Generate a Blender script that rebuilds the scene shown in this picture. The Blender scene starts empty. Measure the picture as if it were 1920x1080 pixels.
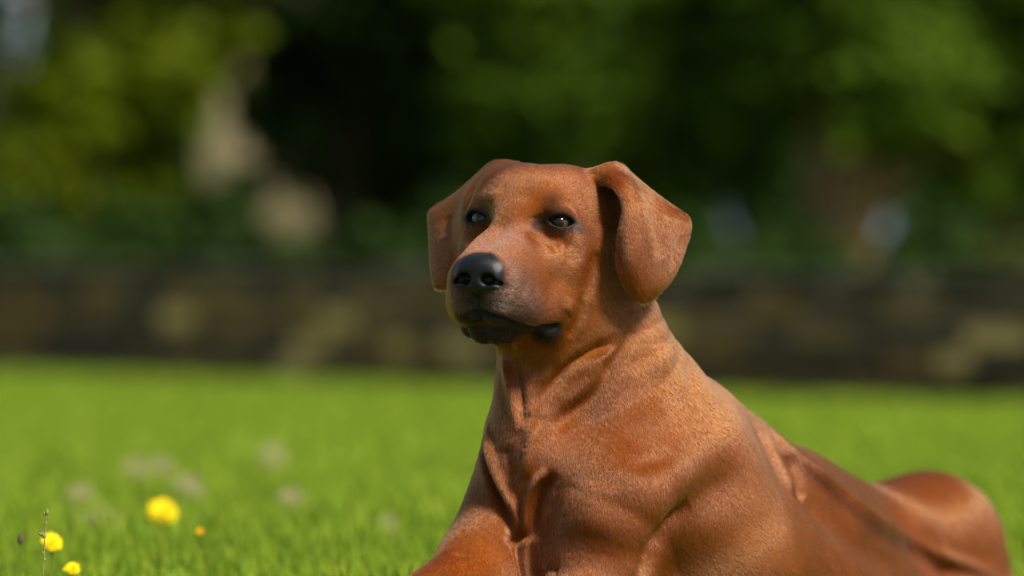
import bpy, math, random, time
import numpy as np
from mathutils import Vector
T0 = time.time()
random.seed(7); rng = np.random.default_rng(7)
FUR = True
# ------------------------------------------------------------------ camera, world, sun, exposure
scene = bpy.context.scene
COL = scene.collection
CAM_D, CAM_H, FPX, HORIZON = 4.0, 0.33, 7200.0, 595.0     # 135 mm lens, 4 m from the dog, lens near the grass

cam_data = bpy.data.cameras.new('camera')
cam = bpy.data.objects.new('camera', cam_data); COL.objects.link(cam)
cam.location = (0, -CAM_D, CAM_H); cam.rotation_euler = (math.radians(90), 0, 0)
cam_data.sensor_width = 36; cam_data.lens = 36 * FPX / 1920
cam_data.shift_y = (HORIZON - 540) / 1920
cam_data.clip_start = 0.05; cam_data.clip_end = 3000
cam_data.dof.use_dof = True
cam_data.dof.focus_distance = CAM_D - 0.03
cam_data.dof.aperture_fstop = 2.5
scene.camera = cam

SUN_AZ, SUN_EL = math.radians(131), math.radians(50)        # azimuth clockwise from +Y (away from the lens)
world = bpy.data.worlds.new('World'); scene.world = world; world.use_nodes = True
wn = world.node_tree.nodes; wl = world.node_tree.links
sky = wn.new('ShaderNodeTexSky'); sky.sky_type = 'NISHITA'; sky.sun_disc = False
sky.sun_elevation = SUN_EL; sky.sun_rotation = SUN_AZ
sky.air_density = 1.0; sky.dust_density = 2.0
wl.new(sky.outputs[0], wn['Background'].inputs[0]); wn['Background'].inputs[1].default_value = 0.058
sun_d = bpy.data.lights.new('sun', 'SUN'); sun = bpy.data.objects.new('sun', sun_d); COL.objects.link(sun)
sun_d.energy = 3.8; sun_d.angle = math.radians(12); sun_d.color = (1.0, 0.94, 0.84)
to_sun = Vector((math.sin(SUN_AZ) * math.cos(SUN_EL), math.cos(SUN_AZ) * math.cos(SUN_EL), math.sin(SUN_EL)))
sun.rotation_euler = (-to_sun).to_track_quat('-Z', 'Y').to_euler()
sun.location = to_sun * 30
scene.view_settings.view_transform = 'Standard'; scene.view_settings.look = 'None'
scene.view_settings.exposure = 1.25; scene.view_settings.gamma = 1.0
scene.cycles.use_denoising = True; scene.cycles.use_adaptive_sampling = False
scene.cycles.max_bounces = 8; scene.cycles.transparent_max_bounces = 8

# ------------------------------------------------------------------ helpers
def P(px, py, y=0.0):
    """a point of the photograph (1920 x 1080) at world depth y -> world position"""
    d = y + CAM_D
    return np.array([(px - 960) / FPX * d, y, CAM_H + (HORIZON - py) / FPX * d])

def tag(o, label=None, cat=None, group=None, kind=None):
    if label: o['label'] = label
    if cat: o['category'] = cat
    if group: o['group'] = group
    if kind: o['kind'] = kind
    return o

def empty(name, loc=(0, 0, 0)):
    o = bpy.data.objects.new(name, None); COL.objects.link(o); o.location = loc
    o.empty_display_size = 0.05
    return o

def link_mesh(name, me, parent=None, mat=None):
    o = bpy.data.objects.new(name, me); COL.objects.link(o)
    if mat is not None and not me.materials: me.materials.append(getattr(mat, "m", mat))
    if parent is not None: o.parent = parent
    return o

def mesh_np(name, V, F, smooth=True):
    """V (n,3), F (m,k) with k = 3 or 4"""
    V = np.asarray(V, np.float32); F = np.asarray(F, np.int32)
    me = bpy.data.meshes.new(name); k = F.shape[1]
    me.vertices.add(len(V)); me.vertices.foreach_set('co', V.ravel())
    me.loops.add(F.size); me.loops.foreach_set('vertex_index', F.ravel())
    me.polygons.add(len(F))
    me.polygons.foreach_set('loop_start', np.arange(0, F.size, k, dtype=np.int32))
    if smooth: me.polygons.foreach_set('use_smooth', np.ones(len(F), bool))
    me.update(calc_edges=True); me.validate()
    return me

def tube(pts, radii, n=8):
    """swept tube -> V, F (quads)"""
    pts = np.asarray(pts, float); V = []; F = []
    for i, p in enumerate(pts):
        t = pts[min(i + 1, len(pts) - 1)] - pts[max(i - 1, 0)]; t /= np.linalg.norm(t) + 1e-9
        a = np.cross(t, (0, 0, 1.0)) if abs(t[2]) < 0.9 else np.cross(t, (1.0, 0, 0)); a /= np.linalg.norm(a)
        b = np.cross(t, a)
        for k in range(n):
            q = 2 * math.pi * k / n
            V.append(p + radii[i] * (a * math.cos(q) + b * math.sin(q)))
    for i in range(len(pts) - 1):
        for k in range(n):
            F.append((i * n + k, i * n + (k + 1) % n, (i + 1) * n + (k + 1) % n, (i + 1) * n + k))
    return np.array(V), np.array(F)

class Mat:
    def __init__(s, name):
        s.m = bpy.data.materials.new(name); s.m.use_nodes = True
        s.n = s.m.node_tree.nodes; s.l = s.m.node_tree.links; s.b = s.n['Principled BSDF']
    def node(s, t, **kw):
        n = s.n.new(t)
        for k, v in kw.items(): setattr(n, k, v)
        return n
    def link(s, a, b): s.l.new(a, b)
    def set(s, **kw):
        for k, v in kw.items(): s.b.inputs[k.replace('_', ' ')].default_value = v
        return s

def noise_mat(name, cols, scale=5.0, rough=0.8, detail=4, bump=0.0, coord='Object', spec=0.3, transl=0.0):
    m = Mat(name)
    tc = m.node('ShaderNodeTexCoord'); nz = m.node('ShaderNodeTexNoise'); rp = m.node('ShaderNodeValToRGB')
    nz.inputs['Scale'].default_value = scale; nz.inputs['Detail'].default_value = detail
    m.link(tc.outputs[coord], nz.inputs['Vector']); m.link(nz.outputs[0], rp.inputs[0])
    e = rp.color_ramp.elements
    e[0].position = 0.3; e[0].color = (*cols[0], 1); e[1].position = 0.7; e[1].color = (*cols[-1], 1)
    for i, c in enumerate(cols[1:-1]):
        x = e.new(0.3 + 0.4 * (i + 1) / (len(cols) - 1)); x.color = (*c, 1)
    m.link(rp.outputs[0], m.b.inputs['Base Color'])
    m.set(Roughness=rough); m.b.inputs['Specular IOR Level'].default_value = spec
    if bump:
        bp = m.node('ShaderNodeBump'); bp.inputs['Strength'].default_value = bump
        m.link(nz.outputs[0], bp.inputs['Height']); m.link(bp.outputs[0], m.b.inputs['Normal'])
    return m

def leaf_mat(name, cols, transl=0.35, rough=0.55):
    """thin leaves or blades: colour differs from piece to piece, part of the light passes through"""
    m = Mat(name)
    g = m.node('ShaderNodeNewGeometry'); rp = m.node('ShaderNodeValToRGB')
    m.link(g.outputs['Random Per Island'], rp.inputs[0])
    e = rp.color_ramp.elements; e[0].color = (*cols[0], 1); e[1].color = (*cols[-1], 1)
    for i, c in enumerate(cols[1:-1]):
        x = e.new((i + 1) / (len(cols) - 1)); x.color = (*c, 1)
    m.link(rp.outputs[0], m.b.inputs['Base Color']); m.set(Roughness=rough)
    m.b.inputs['Specular IOR Level'].default_value = 0.04
    tr = m.node('ShaderNodeBsdfTranslucent'); mx = m.node('ShaderNodeMixShader'); mx.inputs[0].default_value = transl
    m.link(rp.outputs[0], tr.inputs[0]); m.link(m.b.outputs[0], mx.inputs[1]); m.link(tr.outputs[0], mx.inputs[2])
    m.link(mx.outputs[0], m.n['Material Output'].inputs[0])
    return m
# ================================================================== the setting
def ground_h(x, y): return np.zeros_like(np.asarray(x, float))
soil = noise_mat('turf_soil', [(0.085, 0.135, 0.010), (0.125, 0.175, 0.013), (0.14, 0.185, 0.018)], scale=1.3, rough=0.95, detail=8)
gx = np.linspace(-60, 60, 61); gy = np.concatenate([np.linspace(-12, 40, 60), np.linspace(45, 900, 12)])
GX, GY = np.meshgrid(gx, gy, indexing='ij'); big = np.where(GY > 42, 12.0, 1.0)
GV = np.stack([GX * big, GY, np.zeros_like(GX)], -1).reshape(-1, 3)
ny_ = len(gy); GF = [(i * ny_ + j, (i + 1) * ny_ + j, (i + 1) * ny_ + j + 1, i * ny_ + j + 1) for i in range(60) for j in range(ny_ - 1)]
tag(link_mesh('ground', mesh_np('ground', GV, GF), None, soil.m), 'mown green lawn ground running back to the stone wall', kind='structure')

def blades(xy, h, w, r, bend=0.35):
    """curved tapering blades, one row of three quads each"""
    n = len(xy); a = r.random(n) * 2 * math.pi; side = np.stack([np.cos(a), np.sin(a), 0 * a], -1)
    lean = np.stack([-np.sin(a), np.cos(a), 0 * a], -1) * (bend * (r.random(n) * 1.2 + 0.1))[:, None] + r.normal(size=(n, 3)) * 0.12
    lean[:, 2] = 0
    V_ = np.empty((n, 8, 3)); base = np.c_[xy, np.zeros(n)]
    for i, (t, ww) in enumerate(((0, 1.0), (0.4, 0.9), (0.75, 0.6), (1.0, 0.08))):
        c = base + np.c_[0 * a, 0 * a, h * t * (1 - 0.18 * t)] + lean * (h * t * t)[:, None]
        V_[:, 2 * i] = c - side * (w * ww / 2)[:, None]; V_[:, 2 * i + 1] = c + side * (w * ww / 2)[:, None]
    k = np.arange(n)[:, None] * 8
    F_ = np.concatenate([k + np.array([[0, 1, 3, 2]]), k + np.array([[2, 3, 5, 4]]), k + np.array([[4, 5, 7, 6]])])
    return V_.reshape(-1, 3), F_
def scatter_wedge(d0, d1, n, r, extra=0.9, slope=0.19):
    d = np.sqrt(r.random(n) * (d1 ** 2 - d0 ** 2) + d0 ** 2); x = (r.random(n) * 2 - 1) * (d * slope + extra)
    return np.c_[x, d - CAM_D]
r = np.random.default_rng(11); VV, FF, off = [], [], 0
for d0, d1, n, hh, ww in ((2.9, 5.2, 52000, 0.052, 0.0034), (5.2, 8.0, 46000, 0.055, 0.005), (8.0, 14.0, 48000, 0.045, 0.009), (14.0, 27.5, 66000, 0.030, 0.020)):
    xy = scatter_wedge(d0, d1, n, r)
    hv = hh * (0.55 + 0.75 * r.random(n)) * (1 + 0.25 * np.sin(xy[:, 0] * 5.1 + 1) * np.sin(xy[:, 1] * 3.7))
    hv *= np.where((xy[:, 0] > 0.25) & (xy[:, 1] < 1.0), 0.40, 1.0) * np.where((xy[:, 1] < 0.9), 0.8, 1.0)
    v, f = blades(xy, hv, ww * (0.6 + 0.8 * r.random(n)), r); VV.append(v); FF.append(f + off); off += len(v)
grass_m = leaf_mat('grass_blade', [(0.13, 0.225, 0.014), (0.19, 0.285, 0.020), (0.26, 0.32, 0.030), (0.15, 0.255, 0.026)], transl=0.45)
tag(link_mesh('grass', mesh_np('grass', np.concatenate(VV), np.concatenate(FF), False), None, grass_m.m), 'short green lawn grass around the dog and behind it', 'grass', kind='stuff')

# ---- old stone wall, running obliquely behind the lawn, in the shade of the trees
def stone_mesh(seed):
    r = np.random.default_rng(seed); vs = []; k = 0.36
    pts = []
    for x in (-.5, -k, k, .5):
        for y in (-.5, -k, k, .5):
            for z in (-.5, -k, k, .5): pts.append((x, y, z))
    import bmesh
    bm = bmesh.new(); bmesh.ops.create_cube(bm, size=1.0)
    bmesh.ops.bevel(bm, geom=bm.edges[:], offset=0.09, segments=1, affect='EDGES')
    for v in bm.verts: v.co += Vector(r.normal(size=3) * 0.022)
    me = bpy.data.meshes.new('stone'); bm.to_mesh(me); bm.free()
    return me
def stone_mat(name, a, b): return noise_mat(name, [a, b], scale=2.2, rough=0.95, detail=6, bump=0.4, coord='Generated').m
stone_ms = [stone_mat('stone_brown', (0.16, 0.086, 0.028), (0.27, 0.152, 0.052)), stone_mat('stone_grey', (0.15, 0.095, 0.040), (0.24, 0.155, 0.068)),
            stone_mat('stone_dark', (0.06, 0.042, 0.024), (0.11, 0.078, 0.045)), stone_mat('stone_pale', (0.52, 0.33, 0.115), (0.68, 0.45, 0.17))]
stone_sets = [[stone_mesh(50 + i) for i in range(3)] for _ in stone_ms]
for ms, mt in zip(stone_sets, stone_ms):
    for m_ in ms: m_.materials.append(mt)
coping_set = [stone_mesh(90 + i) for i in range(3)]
for m_ in coping_set: m_.materials.append(stone_mat('shaded_coping', (0.020, 0.022, 0.008), (0.045, 0.040, 0.018)))  # coping colour darkened to stand for shade from the trees
WA, WB = P(0, 0, 19.6), P(1920, 0, 10.6); WA[2] = WB[2] = 0
wdir = (WB - WA); wlen = np.linalg.norm(wdir); wdir /= wlen; wang = math.atan2(wdir[1], wdir[0])
wall = empty('stone_wall', tuple(WA)); wall.rotation_euler = (0, 0, wang)
tag(wall, 'low old stone wall in shade at the far edge of the lawn', 'wall')
def wall_h(s): return 0.66 - 0.17 * s / wlen
W0, W1 = -8.0, wlen + 3.5
cm = noise_mat('mortar', [(0.03, 0.026, 0.017), (0.06, 0.05, 0.034)], scale=9, rough=1.0)
cv = [(s, y, z) for s in (W0, W1) for y in (-0.02, 0.30) for z in (-0.05, wall_h(s) - 0.06)]
link_mesh('mortar_core', mesh_np('mortar_core', cv, [(0, 1, 3, 2), (4, 6, 7, 5), (0, 4, 5, 1), (2, 3, 7, 6), (0, 2, 6, 4), (1, 5, 7, 3)], False), wall, cm.m)
r = np.random.default_rng(21)
def wall_at(px):
    # wall coordinate under picture column px
    t = (px - 960) / FPX; a = WA[0] - t * (WA[1] + CAM_D); b = wdir[0] - t * wdir[1]; return -a / b
pale_at = [(490, 1), (610, 1), (760, 1), (860, 1), (1820, 1), (560, 0), (340, 2), (1290, 2), (1850, 2), (640, 2)]
pale_s = [(wall_at(p), c) for p, c in pale_at]
for c in range(4):
    s = W0
    while s < W1:
        L = 0.22 + 0.26 * r.random(); h = wall_h(s + L / 2); ch = (h - 0.08) / 4
        kind = int(r.choice([0, 0, 0, 1, 1, 2, 2, 2]))
        if any(abs(s + L / 2 - q) < 0.16 and abs(c - cc) < 1 for q, cc in pale_s): kind = 3
        o = bpy.data.objects.new('stone', stone_sets[kind][int(r.integers(3))]); COL.objects.link(o); o.parent = wall
        o.scale = (L - 0.018, 0.22 + 0.03 * r.random(), ch - 0.014); o.location = (s + L / 2, 0.06 - 0.03 * r.random(), ch * (c + 0.5))
        o.rotation_euler = (0.03 * r.normal(), 0.02 * r.normal(), 0.03 * r.normal())
        s += L
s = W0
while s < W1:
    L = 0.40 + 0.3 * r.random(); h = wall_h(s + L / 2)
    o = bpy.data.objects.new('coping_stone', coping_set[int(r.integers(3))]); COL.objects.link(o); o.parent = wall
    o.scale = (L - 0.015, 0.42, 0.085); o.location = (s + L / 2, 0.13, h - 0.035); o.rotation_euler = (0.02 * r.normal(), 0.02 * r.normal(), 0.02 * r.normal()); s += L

# ---- trees and shrubs beyond the wall
def leaf_cloud(blobs, count, size, r, flat=0.0):
    c = np.array([b[0] for b in blobs]); R = np.array([b[1] for b in blobs]); pr = R.prod(1) ** (2 / 3); pr /= pr.sum()
    i = r.choice(len(blobs), count, p=pr); d = r.normal(size=(count, 3)); d /= np.linalg.norm(d, axis=1, keepdims=True)
    lump = 1 + 0.22 * np.sin(d[:, 0] * 5 + i) * np.sin(d[:, 1] * 6 + 2 * i) + 0.15 * np.sin(d[:, 2] * 9 + i)
    p = c[i] + d * R[i] * (r.random(count) ** 0.42 * lump)[:, None]
    n = d + r.normal(size=(count, 3)) * 0.7; n[:, 2] += 0.5; n /= np.linalg.norm(n, axis=1, keepdims=True)
    a = np.cross(n, r.normal(size=(count, 3))); a /= np.linalg.norm(a, axis=1, keepdims=True); b = np.cross(n, a)
    s = size * (0.6 + 0.8 * r.random(count))[:, None]
    V_ = np.stack([p - a * s, p - b * s * 0.55 + n * s * 0.12, p + a * s, p + b * s * 0.55 + n * s * 0.12], 1).reshape(-1, 3)
    return V_, np.arange(count * 4).reshape(-1, 4)
bark = noise_mat('bark', [(0.035, 0.024, 0.014), (0.075, 0.052, 0.030)], scale=14, rough=0.95, bump=0.6).m
def make_tree(name, label, cat, d, trunk_px, blobs, count, size, mat, group=None, trunk_r=0.16, seed=1, bark_m=None):
    """blobs: (px, py, radius in px, stretch) at distance d from the lens"""
    r = np.random.default_rng(seed); y = d - CAM_D; sc = FPX / d
    base = P(trunk_px, HORIZON, y); base[2] = 0
    t = empty(name, tuple(base)); tag(t, label, cat, group)
    bl = []
    for q in blobs:
        px, py, rr = q[:3]; st = q[3] if len(q) > 3 else 1.0
        c = P(px, py, y + r.normal() * 0.35) - base; bl.append((c, np.array([rr, rr * 0.85, rr * st]) / sc))
    v, f = leaf_cloud(bl, count, size, r)
    v[:, 2] = np.maximum(v[:, 2], 0.02 - base[2])
    link_mesh('crown', mesh_np('crown', v, f, False), t, mat)
    top = max(b[0][2] for b in bl)
    hgt = max(top, 0.5); pts = [(0, 0, -0.1), (0.02, 0, hgt * 0.3), (-0.03, 0.02, hgt * 0.65), (0, 0, hgt)]
    vv, ff = tube(pts, [trunk_r * 1.25, trunk_r, trunk_r * 0.7, trunk_r * 0.25], 12); V_, F_, o = [vv], [ff], len(vv)
    for b, R in bl:
        s0 = np.array([0, 0, min(max(b[2] * 0.55, hgt * 0.12), hgt * 0.9)]); m = (s0 + b) / 2 + np.array([0, 0, 0.12 * hgt])
        vv, ff = tube([s0, m, b], [trunk_r * 0.45, trunk_r * 0.28, trunk_r * 0.1], 7); V_.append(vv); F_.append(ff + o); o += len(vv)
    link_mesh('trunk', mesh_np('trunk', np.concatenate(V_), np.concatenate(F_)), t, bark_m or bark)
    return t
lime = leaf_mat('leaf_yellow_green', [(0.062, 0.092, 0.002), (0.095, 0.122, 0.002), (0.036, 0.058, 0.003)], 0.35)
dark = leaf_mat('leaf_evergreen', [(0.012, 0.028, 0.005), (0.021, 0.043, 0.006), (0.013, 0.028, 0.005)], 0.12)
mid = leaf_mat('leaf_mid_green', [(0.052, 0.098, 0.006), (0.088, 0.140, 0.008), (0.034, 0.070, 0.006)], 0.3)
olive = leaf_mat('leaf_olive', [(0.030, 0.040, 0.008), (0.045, 0.052, 0.010), (0.02, 0.03, 0.008)], 0.2)
make_tree('broadleaf_tree', 'yellow green broadleaf tree at the left with sunlit leaves', 'tree', 31, 150,
          [(130, 185, 125), (290, 150, 130), (390, 70, 90), (60, 340, 120), (240, 330, 110), (200, -170, 190), (400, -150, 170), (-210, 60, 190), (230, -420, 240)], 15000, 0.10, lime, 'trees beyond the wall', seed=31)
make_tree('evergreen_tree', 'dark evergreen tree between the two pale gaps behind the dog', 'tree', 35, 660,
          [(545, 90, 100), (690, 120, 150), (545, 240, 85), (488, 205, 62), (560, 305, 62), (452, 352, 45), (660, 290, 110), (760, 330, 130), (820, 180, 130), (640, -150, 220), (850, -80, 180), (640, -420, 200)], 15000, 0.10, dark, 'trees beyond the wall', seed=32)
make_tree('broadleaf_tree', 'mid green broadleaf tree right behind the head of the dog', 'tree', 32, 1080,
          [(950, 190, 120), (1130, 180, 150), (1260, 250, 120), (1380, 300, 70), (1370, 190, 90), (1000, 320, 120), (1180, 20, 170), (960, -20, 150), (1100, -250, 250), (1380, 60, 120)], 15000, 0.10, mid, 'trees beyond the wall', seed=33)
make_tree('broadleaf_tree', 'green broadleaf tree at the right with a bare brown trunk', 'tree', 31, 1570,
          [(1500, 90, 150), (1680, 140, 160), (1620, 240, 90), (1820, 130, 150), (1900, 330, 120), (1600, -130, 230), (1850, -150, 230), (2080, 120, 200), (1740, -420, 260)], 17000, 0.10, mid, 'trees beyond the wall', trunk_r=0.30, seed=34, bark_m=noise_mat('pale_bark', [(0.10, 0.062, 0.022), (0.19, 0.125, 0.045)], scale=14, rough=0.95, bump=0.6).m)
SH = 'shrubs behind the wall'
shr = [(40, 450, 110, dark, 'dark rounded shrub above the wall at the left edge'), (235, 440, 110, dark, 'dark shrub below the yellow green tree'),
       (390, 388, 80, dark, 'narrow dark shrub below the tall pale gap'), (545, 488, 85, dark, 'low dark shrub below the round pale gap'), (700, 470, 95, dark, 'dark shrub under the evergreen tree near the far ear'), (860, 430, 110, dark, 'dark shrub directly left of the face of the dog'),
       (1060, 420, 130, olive, 'olive shrub hidden mostly behind the head of the dog'), (1300, 480, 110, dark, 'dark shrub just right of the near ear'),
       (1480, 470, 110, dark, 'dark shrub left of the bare brown trunk'), (1760, 440, 90, dark, 'dark shrub right of the bare brown trunk'), (1930, 470, 110, olive, 'olive shrub above the wall at the right edge')]
for i, (px, py, rr, mt, lb) in enumerate(shr):
    make_tree('shrub', lb, 'shrub', 28.5 + 0.4 * (i % 3), px, [(px, py + 40, rr, 0.9), (px - rr * 0.5, py + 70, rr * 0.8), (px + rr * 0.5, py + 60, rr * 0.8), (px, 560, rr * 0.9)], 3200, 0.085, mt, SH, trunk_r=0.05, seed=60 + i)
# tall clipped hedge far behind, with gaps
def hedge(name, label, d, x0, x1, py_top, count, mat, seed, py0=600):
    r = np.random.default_rng(seed); y = d - CAM_D; a = P(x0, py_top, y); b = P(x1, py_top, y); base = np.array([(a[0] + b[0]) / 2, y, 0])
    n = count; p = np.stack([r.random(n) * (b[0] - a[0]) + a[0], y + (r.random(n) ** 2) * 1.2 - 0.2, r.random(n) * a[2]], -1) - base
    p += 0.12 * np.sin(p[:, [1, 2, 0]] * 4.1 + seed)
    nn = r.normal(size=(n, 3)); nn[:, 1] -= 0.8; nn /= np.linalg.norm(nn, axis=1, keepdims=True)
    u = np.cross(nn, r.normal(size=(n, 3))); u /= np.linalg.norm(u, axis=1, keepdims=True); w = np.cross(nn, u); s = 0.14 * (0.6 + 0.8 * r.random(n))[:, None]
    V_ = np.stack([p - u * s, p - w * s * 0.6, p + u * s, p + w * s * 0.6], 1).reshape(-1, 3)
    t = empty(name, tuple(base)); tag(t, label, 'hedge', 'tall hedges far behind')
    link_mesh('foliage', mesh_np('foliage', V_, np.arange(n * 4).reshape(-1, 4), False), t, mat)
    st = [tube([(q, 0.4, -0.1), (q + 0.05, 0.4, a[2] * 0.8)], [0.07, 0.03], 6) for q in np.linspace(a[0] - base[0] + 0.3, b[0] - base[0] - 0.3, 5)]
    for v, f in st: link_mesh('stem', mesh_np('stem', v, f), t, bark)
hedge('hedge', 'dark tall hedge at the left edge', 43, -1700, 8, -500, 18000, dark, 75)
hedge('hedge', 'dark tall hedge behind the yellow green tree', 43, 62, 352, -500, 7000, dark, 71)
hedge('hedge', 'dark tall hedge behind the evergreen tree and the dog', 43, 615, 1330, -500, 14000, dark, 72)
hedge('hedge', 'dark tall hedge behind the tree with the bare trunk', 43, 1400, 1605, -500, 5000, dark, 73)
hedge('hedge', 'dark tall hedge at the right edge', 43, 1690, 3200, -500, 18000, dark, 74)

# ---- houses far behind, glimpsed through the gaps
def box(x0, x1, y0, y1, z0, z1):
    v = [(x, y, z) for x in (x0, x1) for y in (y0, y1) for z in (z0, z1)]
    return np.array(v), np.array([(0, 1, 3, 2), (4, 6, 7, 5), (0, 4, 5, 1), (2, 3, 7, 6), (0, 2, 6, 4), (1, 5, 7, 3)])
def house(name, label, px, d, w, dep, h, wall_m, roof_m, glass_m, frame_m):
    c = P(px, HORIZON, d - CAM_D); c[2] = 0; t = empty(name, tuple(c)); tag(t, label, 'house')
    v, f = box(-w / 2, w / 2, 0, dep, 0, h); link_mesh('wall', mesh_np('wall', v, f, False), t, wall_m)
    rv = [(-w / 2 - .3, -.4, h), (w / 2 + .3, -.4, h), (w / 2 + .3, dep + .4, h), (-w / 2 - .3, dep + .4, h), (-w / 2 - .3, dep / 2, h + 2.2), (w / 2 + .3, dep / 2, h + 2.2)]
    rm = bpy.data.meshes.new('roof'); rm.from_pydata(rv, [], [(0, 1, 5, 4), (2, 3, 4, 5), (0, 4, 3), (1, 2, 5), (0, 3, 2, 1)]); link_mesh('roof', rm, t, roof_m)
    for q in np.linspace(-w / 2 + 1.1, w / 2 - 1.1, max(2, int(w / 2.4))):
        for z in (0.9, 3.4):
            if z + 1.2 > h: continue
            v, f = box(q - .45, q + .45, -.02, .05, z, z + 1.2); wo = link_mesh('window', mesh_np('window', v, f, False), t, glass_m)
            v = []; ff = []; o = 0
            for a in ((q - .52, q - .45, z - .06, z + 1.26), (q + .45, q + .52, z - .06, z + 1.26), (q - .45, q + .45, z + 1.2, z + 1.26), (q - .45, q + .45, z - .06, z), (q - .02, q + .02, z, z + 1.2)):
                vv, f2 = box(a[0], a[1], -.06, -.021, a[2], a[3]); v.append(vv); ff.append(f2 + o); o += 8
            link_mesh('frame', mesh_np('frame', np.concatenate(v), np.concatenate(ff), False), wo, frame_m)
cream = noise_mat('cream_render', [(0.115, 0.096, 0.050), (0.15, 0.122, 0.066)], scale=1.2, rough=0.9).m
white_r = noise_mat('white_render', [(0.085, 0.11, 0.16), (0.12, 0.15, 0.20)], scale=1.2, rough=0.9).m
roof_m = noise_mat('roof_tile', [(0.07, 0.045, 0.035), (0.12, 0.075, 0.05)], scale=6, rough=0.9).m
glass_m = Mat('window_glass').set(Roughness=0.05); glass_m.b.inputs['Base Color'].default_value = (0.02, 0.025, 0.03, 1)
frame_m = noise_mat('window_frame', [(0.6, 0.6, 0.58), (0.7, 0.7, 0.68)], scale=3, rough=0.6).m
house('house', 'cream rendered house glimpsed through the gap beside the yellow green tree', 440, 60, 6, 7, 5.2, cream, roof_m, glass_m.m, frame_m)
house('house', 'pale bluish house glimpsed beside the bare brown trunk', 1560, 62, 9, 7, 2.7, white_r, roof_m, glass_m.m, frame_m)
# ================================================================== the dog: one continuous skin from an implicit surface
def smin(a, b, k):
    h = np.maximum(k - np.abs(a - b), 0) / k
    return np.minimum(a, b) - h * h * k * 0.25
def smax(a, b, k): return -smin(-a, -b, k)
def ell(p, c, r):
    r = 1 / np.asarray(r, np.float32); q = (p - np.asarray(c, np.float32)) * r
    k0 = np.sqrt(np.einsum('ij,ij->i', q, q)); q *= r; k1 = np.sqrt(np.einsum('ij,ij->i', q, q))
    return k0 * (k0 - 1) / np.maximum(k1, 1e-6)
def cap(p, a, b, ra, rb):
    a = np.asarray(a, np.float32); b = np.asarray(b, np.float32); ab = b - a; ra = np.float32(ra); rb = np.float32(rb)
    q = p - a; t = np.clip((q @ ab) / max(float(ab @ ab), 1e-9), 0, 1)
    q -= t[:, None] * ab
    return np.sqrt(np.einsum('ij,ij->i', q, q)) - (ra + (rb - ra) * t)
def catmull(C, n):
    C = np.asarray(C, float); m = len(C); out = []
    ext = np.concatenate([[2 * C[0] - C[1]], C, [2 * C[-1] - C[-2]]])
    for t in np.linspace(0, m - 1, n):
        i = min(int(t), m - 2); x = t - i; a, b, c, d = ext[i:i + 4]
        out.append(0.5 * (2 * b + (c - a) * x + (2 * a - 5 * b + 4 * c - d) * x * x + (3 * b - a - 3 * c + d) * x ** 3))
    return np.array(out)
def chain(p, pts, k=0.03):
    C = catmull([np.r_[a, ra] for a, ra in pts], 3 * (len(pts) - 1) + 1); d = None
    lo, hi = BB; m = C[:, 3].max()
    gap = max((lo - C[:, :3].max(0) - m).max(), (C[:, :3].min(0) - m - hi).max())
    if gap > 0.13: return np.full(len(p), gap, np.float32)
    for a, b in zip(C[:-1], C[1:]):
        e = cap(p, a[:3], b[:3], a[3], b[3]); d = e if d is None else np.minimum(d, e)
    return d
def oell(p, c, r, ax):
    """ellipsoid with its own axes: ax rows are unit vectors"""
    q = (p - np.asarray(c, np.float32)) @ np.asarray(ax, np.float32).T
    return ell(q, (0, 0, 0), r)

# ---- head frame: s to the dog's left (right in the picture), f towards the nose, u up
YAW, ROLL, PITCH = math.radians(24), math.radians(3.0), math.radians(1.0)
_f = np.array([-math.sin(YAW), -math.cos(YAW), 0.0]); _s = np.array([math.cos(YAW), -math.sin(YAW), 0.0]); _u = np.array([0, 0, 1.0])
_s, _u = _s * math.cos(ROLL) - _u * math.sin(ROLL), _u * math.cos(ROLL) + _s * math.sin(ROLL)
_f, _u = _f * math.cos(PITCH) - _u * math.sin(PITCH), _u * math.cos(PITCH) + _f * math.sin(PITCH)
HEAD = np.stack([_s, _f, _u]).astype(np.float32); EYE_MID = P(973, 414, 0.0).astype(np.float32)
def H(s, f, u): return EYE_MID + s * _s + f * _f + u * _u
EYE_S, EYE_F, EYE_U, EYE_R = 0.0440, -0.0080, 0.0, 0.0130

def sdf_nose(q):
    # nose pad
    nose = ell(q, (0, 0.0860, -0.0490), (0.0248, 0.0190, 0.0150))
    nose = smin(nose, ell(q, (0.0160, 0.0905, -0.0585), (0.0115, 0.0135, 0.0135)), 0.008)   # wings
    nose = smin(nose, ell(q, (0, 0.0900, -0.0640), (0.0110, 0.0145, 0.0140)), 0.008)
    return nose

def nose_cuts(q):
    c = ell(q, (0.0130, 0.1045, -0.0600), (0.0078, 0.0125, 0.0066))     # nostrils
    c = smin(c, cap(q, (0.017, 0.104, -0.0615), (0.0290, 0.0900, -0.0640), 0.0034, 0.0016), 0.002)
    return np.minimum(c, cap(q, (0, 0.1065, -0.056), (0, 0.103, -0.082), 0.0008, 0.0018))      # middle groove

def eye_open(q):
    l = q - np.array([EYE_S, EYE_F, EYE_U], np.float32)
    # almond opening: between two big balls, seen along the eye's axis
    ax = np.array([0.42, 0.90, 0.10], np.float32); ax /= np.linalg.norm(ax)
    tx = np.array([0.90, -0.42, -0.10], np.float32); tx -= ax * (tx @ ax); tx /= np.linalg.norm(tx); ux = np.cross(ax, tx) * -1.0
    if ux[2] < 0: ux = -ux
    a = l @ tx; bb = l @ ux.astype(np.float32); cc = l @ ax
    op = np.maximum(np.sqrt(a * a + (bb + 0.0120) ** 2) - 0.0185, np.sqrt(a * a + (bb - 0.0130) ** 2) - 0.0185)
    op = np.maximum(op, -(cc - 0.004))
    return op

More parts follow.
